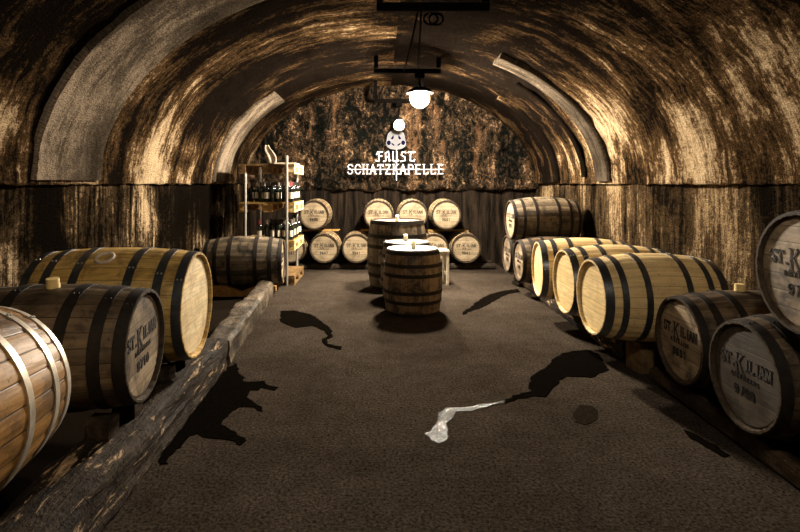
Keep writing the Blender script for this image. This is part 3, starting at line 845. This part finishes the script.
# cradle of the far left barrel
bm = bmesh.new()
W2, hh = .46, .155
top = []
for i in range(25):
    x = -W2 + 2 * W2 * i / 24
    z = hh - max(0, (.20 - abs(x)) ) * .35
    top.append((x, z))
outline = [(-W2 * .75, .02), (W2 * .8, .02), (W2, .09)] + top[::-1] + [(-W2, .10)]
f1 = [bm.verts.new((x, -.04, z)) for x, z in outline]; f2 = [bm.verts.new((x, .04, z)) for x, z in outline]
bm.faces.new(f1); bm.faces.new(f2)
for i in range(len(outline)):
    j = (i + 1) % len(outline); bm.faces.new((f1[i], f1[j], f2[j], f2[i]))
crm = mesh_of('cradle_board', bm, M_CRADLE)
cr = empty('barrel_cradle', (-1.82, 7.25, 0), 0, 'orange wooden cradle with a curved board under the grey stained barrel', 'cradle')
put('cradle_board', crm, cr, (0, -.27, 0)); put('cradle_board', crm, cr, (0, .27, 0))
bm = bmesh.new(); add_box(bm, (-.25, 0, .04), (.07, .5, .08)); add_box(bm, (.25, 0, .04), (.07, .5, .08))
put('crosspiece', mesh_of('crosspiece', bm, M_CRADLE), cr)

# battens of the back tiers
for (xa, xb, w, lab) in ((-1.62, -.72, .08, 'yellowish batten under the leftmost upper back barrel'), (-.35, 1.55, .08, 'yellowish batten under the right three upper back barrels')):
    o = put('wooden_batten', None, None, (0, 0, 0)) if False else None
    bm = bmesh.new(); add_box(bm, (0, 0, .009), (xb - xa, .08, .018)); add_box(bm, (0, .22, .009), (xb - xa, .08, .018))
    me = mesh_of('wooden_batten', bm, M_PALLET)
    bm2 = bmesh.new(); bm2.from_mesh(me); bm2.free()
    for yy, ex in ((9.36, 'front '), (9.58, 'rear ')):
        bm = bmesh.new(); add_box(bm, (0, 0, .005), (xb - xa, .07, .010)); bevel_all(bm, .003)
        tag(put('wooden_batten', mesh_of('wooden_batten', bm, M_PALLET), None, ((xa + xb) / 2, yy, .6585)), ex + lab, 'batten', 'battens between the back tiers')

# ------------------------------------------------------------------ bottle rack
RX0, RX1, RY0, RY1 = -2.07, -1.25, 7.80, 8.72
rack = empty('bottle_rack', ((RX0 + RX1) / 2, (RY0 + RY1) / 2, 0), 0, 'tall rack of wooden pallet shelves on steel poles full of dark bottles, left rear', 'rack')
rw, rd = RX1 - RX0, RY1 - RY0
LV = [0.0, .512, 1.072, 1.635]
PH = .144
for i, z in enumerate(LV):
    mt = M_PALLET_D if i in (0, 3) else M_PALLET
    bm = bmesh.new()
    for k in range(7):       # deck boards run left-right
        add_box(bm, (0, -rd / 2 + .065 + k * (rd - .13) / 6, PH - .011), (rw, .115, .022))
    for k in (-1, 0, 1):     # stringer boards
        add_box(bm, (k * (rw / 2 - .05), 0, PH - .033), (.10, rd, .022))
    for k in (-1, 0, 1):     # bottom boards
        add_box(bm, (k * (rw / 2 - .05), 0, .011), (.10, rd, .022))
    if i:
        for f in bm.faces:
            if f.calc_center_median().x > rw / 2 - .001: f.material_index = 1  # aisle-side faces painted paler, as lit by the lamps
    pm = mesh_of('pallet_shelf', bm, mt); pm.materials.append(M_PALLET_LIT)
    sh = put('pallet_shelf', pm, rack, (0, 0, z))
    for kx in (-1, 0, 1):
        for ky in (-1, 0, 1):
            bm = bmesh.new(); bw = .16 if kx == 0 else .10
            add_box(bm, (0, 0, 0), (bw, .145 if ky == 0 else .10, PH - .066)); bevel_all(bm, .004)
            put('block', mesh_of('block', bm, M_PALLET_LIT if kx == 1 and i in (1, 2, 3) else mt), sh, (kx * (rw / 2 - .05 - (.0 if kx else 0)), ky * (rd / 2 - .06), .022 + (PH - .066) / 2))
for (x, y, zt) in ((-rw / 2 + .105, -rd / 2 - .02, 1.64), (rw / 2 - .11, -rd / 2 - .02, 1.90), (-rw / 2 + .105, rd / 2 + .02, 1.78), (rw / 2 - .11, rd / 2 + .02, 1.78)):
    bm = bmesh.new(); add_tube(bm, [(x, y, 0), (x, y, zt)], .019, 12)
    put('pole', mesh_of('pole', bm, M_STEEL, True), rack)
# side poles at the aisle side, lower level
# bottles
def bottle_meshes():
    bm = bmesh.new()
    add_lathe(bm, [(.0001, 0), (.034, 0), (.0375, .006), (.0375, .185), (.034, .205), (.020, .226), (.0145, .24), (.0140, .285), (.0155, .287), (.0155, .297), (.0001, .298)], 16)
    a = mesh_of('wine_bottle', bm, M_GLASS, True)
    bm = bmesh.new(); rings = []
    n = 9
    for z in (.055, .145):
        rings.append([bm.verts.new((.0382 * math.cos(t), .0382 * math.sin(t), z)) for t in [R(-90 - 75 + 150 * k / (n - 1)) for k in range(n)]])
    for k in range(n - 1): bm.faces.new((rings[0][k], rings[0][k + 1], rings[1][k + 1], rings[1][k]))
    b = mesh_of('paper_label', bm, M_LABEL, True)
    bm = bmesh.new()
    add_lathe(bm, [(.0156, .235), (.0152, .284), (.0168, .286), (.0168, .2985), (.0001, .2995)], 14)
    c = mesh_of('foil_capsule', bm, M_CAPS, True)
    c2 = c.copy(); c2.materials[0] = M_CAPS_PALE
    c3 = c.copy(); c3.materials[0] = M_CAPS_RED
    return a, b, c, c2, c3
BA, BB, BC, BC2, BC3 = bottle_meshes()
def bottle(x, y, z, rz, cap, label, group):
    o = put('wine_bottle', BA, None, (x, y, z), (0, 0, rz))
    tag(o, label, 'bottle', group)
    put('paper_label', BB, o); put('foil_capsule', cap, o)
for lev, gname, lab in ((2, 'bottles on the upper rack shelf', 'dark glass bottle on the upper shelf of the bottle rack'), (1, 'bottles on the middle rack shelf', 'dark glass bottle on the middle shelf of the bottle rack')):
    z = LV[lev] + PH + .0005
    for r_ in range(9):
        for c_ in range(8):
            x = RX0 + .13 + c_ * .088 + random.uniform(-.008, .008); y = RY0 + .07 + r_ * .096 + random.uniform(-.006, .006)
            if r_ > 3 and c_ < 5: continue
            if c_ < 2 and lev == 2 and r_ != 2: continue
            if c_ < 3 and lev == 1: continue
            if random.random() < .12: continue
            cap = random.choice((BC, BC, BC2, BC)); l2 = lab
            if (lev, r_, c_) == (2, 0, 7): continue
            bottle(x, y, z, random.uniform(-3, 3), cap, lab, gname)
bottle(RX1 - .06, RY0 + .04, LV[2] + PH + .0005, .2, BC3, 'red-capped bottle at the right front corner of the upper rack shelf', 'bottles on the upper rack shelf')
bottle(RX0 + .30, RY0 + .03, LV[1] + PH + .0005, .2, BC3, 'red-capped bottle at the left of the middle rack shelf', 'bottles on the middle rack shelf')
# sheets on top of the rack
bm = bmesh.new(); n = 16; ra, rb = [], []
for i in range(n + 1):
    f = i / n
    x = -.075 * math.sin(f * 1.4) + .02 * math.sin(f * 5); z = .27 * f
    w = .05 + .018 * math.sin(f * PI) - .025 * f * f
    cup = .02
    row = [bm.verts.new((x + w * c, -.02 + cup * (1 - c * c) + .05 * f * f, z + .02 * c * c)) for c in (-1, -.5, 0, .5, 1)]
    ra.append(row)
for i in range(n):
    for k in range(4): bm.faces.new((ra[i][k], ra[i][k + 1], ra[i + 1][k + 1], ra[i + 1][k]))
o = put('curled_sheet', mesh_of('curled_sheet', bm, M_CLOTH, True), None, (at(273, 163, 7.95).x, 7.95, LV[3] + PH + .002))
md = o.modifiers.new('thickness', 'SOLIDIFY'); md.thickness = .012
tag(o, 'tall curled pale sheet standing upright on top of the bottle rack', 'sheet')
bm = bmesh.new()
add_box(bm, (0, 0, .011), (.31, .5, .022)); bevel_all(bm, .004)
tag(put('flat_board', mesh_of('flat_board', bm, M_LABEL), None, (-1.42, 8.15, LV[3] + PH + .0005)), 'white board lying flat on the right of the rack top', 'board')

# ------------------------------------------------------------------ stool behind the front barrel
st = empty('stool', (.86, 7.95, 0), .1, 'pale wooden stool standing just right of the barrels in the aisle', 'stool')
bm = bmesh.new(); add_box(bm, (0, 0, .495), (.30, .28, .03)); bevel_all(bm, .006); put('seat', mesh_of('seat', bm, M_STOOL), st)
for sx in (-1, 1):
    for sy in (-1, 1):
        bm = bmesh.new(); add_box(bm, (sx * .125, sy * .11, .24), (.042, .042, .48)); bevel_all(bm, .005)
        put('leg', mesh_of('leg', bm, M_STOOL), st)
    bm = bmesh.new(); add_box(bm, (sx * .125, 0, .16), (.024, .18, .035)); put('stretcher', mesh_of('stretcher', bm, M_STOOL), st)
bm = bmesh.new(); add_box(bm, (0, -.11, .45), (.21, .024, .05)); put('apron', mesh_of('apron', bm, M_STOOL), st)

# ------------------------------------------------------------------ ceiling brackets, cables, lamps
def bracket(label, Y, x0, x1, zb, ztop, gauge=.065):
    root = empty('ceiling_bracket', ((x0 + x1) / 2, Y, zb), 0, label, 'bracket', 'black iron brackets under the crown')
    w = x1 - x0
    bm = bmesh.new(); add_box(bm, (0, 0, 0), (w, .05, gauge)); bevel_all(bm, .004); put('crossbar', mesh_of('crossbar', bm, M_IRON), root)
    for sx in (-1, 1):
        xx = sx * (w / 2 - .03)
        zc = ztop
        bm = bmesh.new(); add_box(bm, (xx, 0, (zc - zb) / 2 + gauge / 2 - .01), (.06, .05, zc - zb - gauge + .02)); bevel_all(bm, .004)
        put('hanger', mesh_of('hanger', bm, M_IRON), root)
    return root
bracket('nearest black ceiling bracket, cut by the top edge', 4.63, -.03, .95, 3.03, 3.31)
bracket('middle black ceiling bracket just above the brighter lamp', 7.55, -.085, .86, 3.085, 3.31)
bracket('farthest black ceiling bracket close to the back wall', 9.42, -.11, .78, 2.95, 3.31)

def lamp(label, c, r, hz, strength, col=(1.0, .87, .70), shade=None):
    root = empty('ceiling_lamp', (c[0], c[1], hz), 0, label, 'lamp', 'lamps under the crown')
    dz = c[2] - hz
    bm = bmesh.new(); add_box(bm, (0, 0, -.035), (.14, .12, .07)); bevel_all(bm, .008); put('housing', mesh_of('housing', bm, M_IRON), root)
    bm = bmesh.new(); add_tube(bm, [(0, 0, -.06), (0, 0, dz + r)], .012, 8); put('stem', mesh_of('stem', bm, M_IRON), root)
    bm = bmesh.new(); add_lathe(bm, [(.0001, dz + r + .05), (.03, dz + r + .05), (.034, dz + r * .9), (.0001, dz + r * .9)], 16); put('socket', mesh_of('socket', bm, M_IRON, True), root)
    if shade:      # shallow metal dish over the bulb
        rs, zr = shade
        zt = dz + r + .03; z0 = dz + zr
        prof = [(.034, zt), (rs * .45, zt - (zt - z0) * .18), (rs * .8, zt - (zt - z0) * .55), (rs, z0), (rs - .006, z0 - .001), (rs * .8 - .006, zt - (zt - z0) * .55 - .006), (rs * .45, zt - (zt - z0) * .18 - .008), (.034, zt - .008)]
        bm = bmesh.new(); add_lathe(bm, prof, 32); put('lamp_shade', mesh_of('lamp_shade', bm, M_IRON, True), root)
    bm = bmesh.new(); bmesh.ops.create_uvsphere(bm, u_segments=24, v_segments=16, radius=r, matrix=Matrix.Translation((0, 0, dz)))
    put('bulb', mesh_of('bulb', bm, mat_lamp('glowing_bulb_%d' % int(strength), col, strength), True), root)
    return root
lamp('brighter round lamp hanging from the middle ceiling bracket', (.563, 7.55, 2.70), .135, 3.05, 2050, shade=(.20, .07))
def flood(label, c, r, hz, strength, tilt, col=(1.0, .87, .70)):
    root = empty('flood_lamp', (c[0], c[1], hz), 0, label, 'lamp', 'lamps under the crown')
    dz = c[2] - hz
    bm = bmesh.new(); add_box(bm, (0, 0, -.035), (.10, .10, .07)); bevel_all(bm, .008); put('housing', mesh_of('housing', bm, M_IRON), root)
    bm = bmesh.new(); add_tube(bm, [(0, 0, -.06), (0, .03, dz + .12), (0, .09, dz + .05)], .010, 8); put('stem', mesh_of('stem', bm, M_IRON), root)
    bm = bmesh.new()      # cup reflector, open towards the aisle
    pr = [(.0001, -.085), (.05, -.08), (.085, -.045), (.10, .01), (.105, .075), (.100, .075), (.094, .01), (.080, -.04), (.047, -.073), (.0001, -.078)]
    add_lathe(bm, pr, 32)
    put('lamp_shade', mesh_of('lamp_shade', bm, M_IRON, True), root, (0, 0, dz), (PI / 2 + tilt, 0, 0))
    bm = bmesh.new(); bmesh.ops.create_uvsphere(bm, u_segments=24, v_segments=16, radius=r)
    put('bulb', mesh_of('bulb', bm, mat_lamp('glowing_flood_bulb', col, strength), True), root, (0, 0, dz))
    return root
flood('smaller flood lamp hanging before the back wall above the white sign', (.336, 9.42, 2.545), .07, 2.92, 7500, R(28))
lamp('lamp under the crown near the entrance', (.5, .6, 2.95), .10, 3.33, 340, shade=(.17, .05))

def cable(label, pts, r=.008, group=None):
    bm = bmesh.new(); add_tube(bm, pts, r, 6)
    o = put('power_cable', mesh_of('power_cable', bm, M_CABLE, True)); return tag(o, label, 'cable', group)
def sag(a, b, s, n=12):
    a, b = Vector(a), Vector(b)
    return [a.lerp(b, i / n) - Vector((0, 0, s * 4 * (i / n) * (1 - i / n))) for i in range(n + 1)]
GC = 'black cables between the ceiling brackets'
cable('thin black cable running from the nearest bracket to the middle bracket, left one', sag((.33, 4.66, 3.0), (.33, 7.52, 3.06), .05), .009, GC)
cable('thin black cable running from the nearest bracket to the middle bracket, right one', sag((.36, 4.66, 3.0), (.53, 7.52, 3.06), .02), .009, GC)
lp = [(.44 + .06 * math.sin(t), 4.62, 2.97 - .045 + .05 * math.cos(t)) for t in [2 * PI * k / 20 for k in range(20)]]
lp2 = [(p[0] + .045, p[1] - .02, p[2] - .01) for p in lp]
bm = bmesh.new(); add_tube(bm, lp, .009, 6); add_tube(bm, lp2, .009, 6)
tag(put('cable_coil', mesh_of('cable_coil', bm, M_CABLE, True)), 'coil of black cable looped under the nearest ceiling bracket', 'cable')

# ------------------------------------------------------------------ sign on the back wall
YS = 9.68
sg = empty('wall_sign', (at(396, 170, YS).x, YS, at(396, 170, YS).z), 0, 'white lettered sign with a round emblem on the rock of the back wall', 'sign')
k = YS / F
MS = Matrix(((1, 0, 0, 0), (0, 0, -1, 0), (0, 1, 0, 0), (0, 0, 0, 1)))
def sign_text(name, txt, cx, base, h, width, th, serif=True):
    bm = bmesh.new()
    W1 = text_width(txt, 1.0, .82)
    w = .82
    add_text(bm, txt, 0, 0, 1.0, w, th, 1.0, Matrix.Identity(4), None, serif)
    sx = width / (W1 - .2)
    for v in bm.verts: v.co = Vector((v.co.x * sx - width / 2, -v.co.z * .03, v.co.y * h))
    return put(name, mesh_of(name, bm, M_WHITE), sg, ((cx - 396) * k, 0, (170 - base) * k))
sign_text('lower_lettering', 'SCHATZKAPELLE', 395.5, 174, 9.6 * k, 96 * k, .115)
# blackletter word: broken diamond-ended strokes
def bl(bm, segs, x0, u, th):
    for (a, b, c, d, t) in segs:
        A = Vector((x0 + a * u, b * u)); B = Vector((x0 + c * u, d * u)); dv = B - A
        add_box(bm, (((A + B) / 2).x, 0, ((A + B) / 2).y), (dv.length + t * u * .3, .03, t * u), (0, -math.atan2(dv.y, dv.x), 0))
    for (a, b, c, d, t) in segs:
        for (x, y) in ((a, b), (c, d)):
            add_box(bm, (x0 + x * u, 0, y * u), (t * u * 1.15, .03, t * u * 1.15), (0, PI / 4, 0))
u = 11 * k
bm = bmesh.new()
T = .105
words = [
 [(.2, .9, .62, .92, T), (.2, .9, .12, .7, T), (.32, .86, .30, .1, T), (.30, .52, .56, .55, T), (.05, .12, .30, .08, T)],
 [(.18, .78, .20, .12, T), (.18, .80, .42, .95, T), (.45, .92, .50, .08, T), (.20, .48, .48, .48, T), (.02, .06, .20, .12, T), (.50, .08, .62, .14, T)],
 [(.12, .92, .14, .14, T), (.14, .12, .38, .04, T), (.46, .92, .48, .10, T), (.38, .04, .48, .14, T), (.48, .08, .62, .14, T)],
 [(.52, .86, .22, .90, T), (.22, .90, .14, .64, T), (.14, .64, .46, .44, T), (.46, .44, .46, .14, T), (.46, .14, .10, .06, T)],
 [(.05, .88, .62, .90, T), (.34, .88, .24, .66, T), (.24, .66, .22, .18, T), (.22, .14, .56, .08, T), (.56, .08, .60, .22, T)],
]
for i, sgm in enumerate(words): bl(bm, sgm, (-20 + i * 8.1) * k, u, T)
put('upper_lettering', mesh_of('upper_lettering', bm, M_WHITE), sg, (-.5 * k, 0, (170 - 162) * k))
bm = bmesh.new(); add_box(bm, (0, .012, (170 - 169.4) * k), (96 * k, .012, .014)); add_box(bm, (.5 * k, .012, (170 - 165) * k), (.016, .012, 31 * k))
put('mounting_rail', mesh_of('mounting_rail', bm, M_WHITE), sg)
# emblem: bell-shaped plate with blue pieces
bm = bmesh.new(); outl = []
for i in range(25):
    t = PI * i / 24
    outl.append((9.0 * math.cos(t), 4 + 8.6 * math.sin(t)))
outl += [(-10.2, -2), (-9.2, -4.5), (-5.5, -7), (0, -8), (5.5, -7), (9.2, -4.5), (10.2, -2)]
f1 = [bm.verts.new((x * k, 0, y * k)) for x, y in outl]; f2 = [bm.verts.new((x * k, .03, y * k)) for x, y in outl]
bm.faces.new(f1); bm.faces.new(f2)
for i in range(len(outl)): bm.faces.new((f1[i], f1[(i + 1) % len(outl)], f2[(i + 1) % len(outl)], f2[i]))
em = put('emblem', mesh_of('emblem', bm, M_EMB), sg, (0, 0, (170 - 142) * k))
bm = bmesh.new()
def poly(bm, pts):
    a = [bm.verts.new((x * k, -.012, y * k)) for x, y in pts]; b = [bm.verts.new((x * k, .004, y * k)) for x, y in pts]
    bm.faces.new(a); bm.faces.new(b)
    for i in range(len(pts)): bm.faces.new((a[i], a[(i + 1) % len(pts)], b[(i + 1) % len(pts)], b[i]))
for s_ in (-1, 1):
    poly(bm, [(s_ * 2.6, 7), (s_ * 5.2, 3.2), (s_ * 3.2, 2.6), (s_ * 2.2, 4.5)])
    poly(bm, [(s_ * 7.2 + 2 * math.cos(t), -.8 + 2.3 * math.sin(t)) for t in [2 * PI * q / 10 for q in range(10)]])
    poly(bm, [(s_ * 1.2, -3.0), (s_ * 4.6, -.6), (s_ * 4.4, -2.2), (s_ * 2.4, -3.8)])
put('emblem_motif', mesh_of('emblem_motif', bm, M_BLUE), em)

# ------------------------------------------------------------------ water on the floor
def puddle(label, outline, mat, jag=.012, name='puddle', z=.004):
    pts = [ground(x, y) for x, y in outline]
    dense = []
    for i, p in enumerate(pts):
        q = pts[(i + 1) % len(pts)]
        n = max(2, int((q - p).length / .04))
        for j in range(n):
            v = p.lerp(q, j / n)
            v += Vector((nz(v.x, v.y, 0, 14), nz(v.x, v.y, 4, 14), 0)) * jag * 2
            dense.append(v)
    c = sum(dense, Vector()) / len(dense)
    bm = bmesh.new()
    vs = [bm.verts.new((v.x - c.x, v.y - c.y, z)) for v in dense]
    lo = [bm.verts.new((v.x - c.x, v.y - c.y, 0)) for v in dense]
    es = [bm.edges.new((vs[i], vs[(i + 1) % len(vs)])) for i in range(len(vs))]
    bmesh.ops.triangle_fill(bm, use_beauty=True, use_dissolve=False, edges=es)
    for i in range(len(vs)):
        j = (i + 1) % len(vs); bm.faces.new((vs[i], vs[j], lo[j], lo[i]))
    me = mesh_of(name, bm, mat)
    return tag(put(name, me, None, (c.x, c.y, 0)), label, 'puddle' if name == 'puddle' else 'damp patch')
puddle('dark puddle spreading from the block by the new pale barrels', [(609, 370), (592, 378), (566, 377), (560, 381), (552, 390), (545, 397), (533, 397), (520, 399), (505, 404), (504, 400), (518, 395), (531, 391), (528, 383), (533, 375), (548, 366), (556, 357), (568, 352), (590, 350), (598, 354)], M_WET)
puddle('glittering trickle of water in the middle of the aisle floor', [(505, 404), (490, 407), (472, 411), (456, 412), (450, 418), (447, 428), (446, 438), (440, 444), (430, 441), (430, 434), (436, 424), (440, 414), (448, 408), (462, 407), (484, 404.5), (504, 401.5)], M_RIPPLE, .022)
puddle('dark wet streak right of the standing barrels, near the back', [(520, 292), (508, 294), (496, 300), (484, 307), (470, 312), (463, 315), (462, 312), (470, 308), (478, 301), (486, 296), (502, 291), (518, 289)], M_WET)
puddle('dark wet streak running from the grey beam into the aisle, left', [(281, 311), (296, 311), (312, 315), (322, 322), (331, 329), (333, 337), (327, 340), (328, 344), (342, 347), (341, 350), (325, 346), (322, 341), (328, 336), (324, 331), (312, 326), (296, 328), (280, 322)], M_WET)
puddle('black wet patch with finger-like edges beside the charred beam, left', [(236, 362), (240, 372), (246, 381), (262, 382), (276, 386), (277, 391), (262, 389), (250, 391), (246, 397), (262, 407), (264, 412), (252, 408), (240, 407), (232, 412), (222, 424), (236, 432), (244, 442), (243, 446), (228, 440), (212, 440), (196, 434), (180, 446), (164, 466), (158, 460), (176, 432), (200, 400), (218, 378)], M_WET, .02)
puddle('small damp spot on the floor below the dark puddle', [(574, 413), (580, 406), (592, 406), (598, 411), (596, 420), (586, 425), (576, 423)], M_DAMP, .01, 'damp_patch', .003)
puddle('wet gleam in front of the hewn rail, right foreground', [(684, 430), (700, 436), (716, 446), (730, 456), (724, 458), (706, 448), (688, 438)], M_WET, .012)

# ------------------------------------------------------------------ world and view
w = bpy.data.worlds.new('world'); SC.world = w; w.use_nodes = True
w.node_tree.nodes['Background'].inputs[0].default_value = (0, 0, 0, 1)
w.node_tree.nodes['Background'].inputs[1].default_value = 0.0
SC.view_settings.view_transform = 'Standard'
SC.view_settings.look = 'None'
SC.view_settings.gamma = 1.0
SC.view_settings.exposure = 0.0
SC.view_settings.use_curve_mapping = False
SC.cycles.use_denoising = True
SC.cycles.sample_clamp_indirect = 4.0
SC.cycles.max_bounces = 8
SC.cycles.diffuse_bounces = 5
SC.cycles.caustics_reflective = False
SC.cycles.caustics_refractive = False
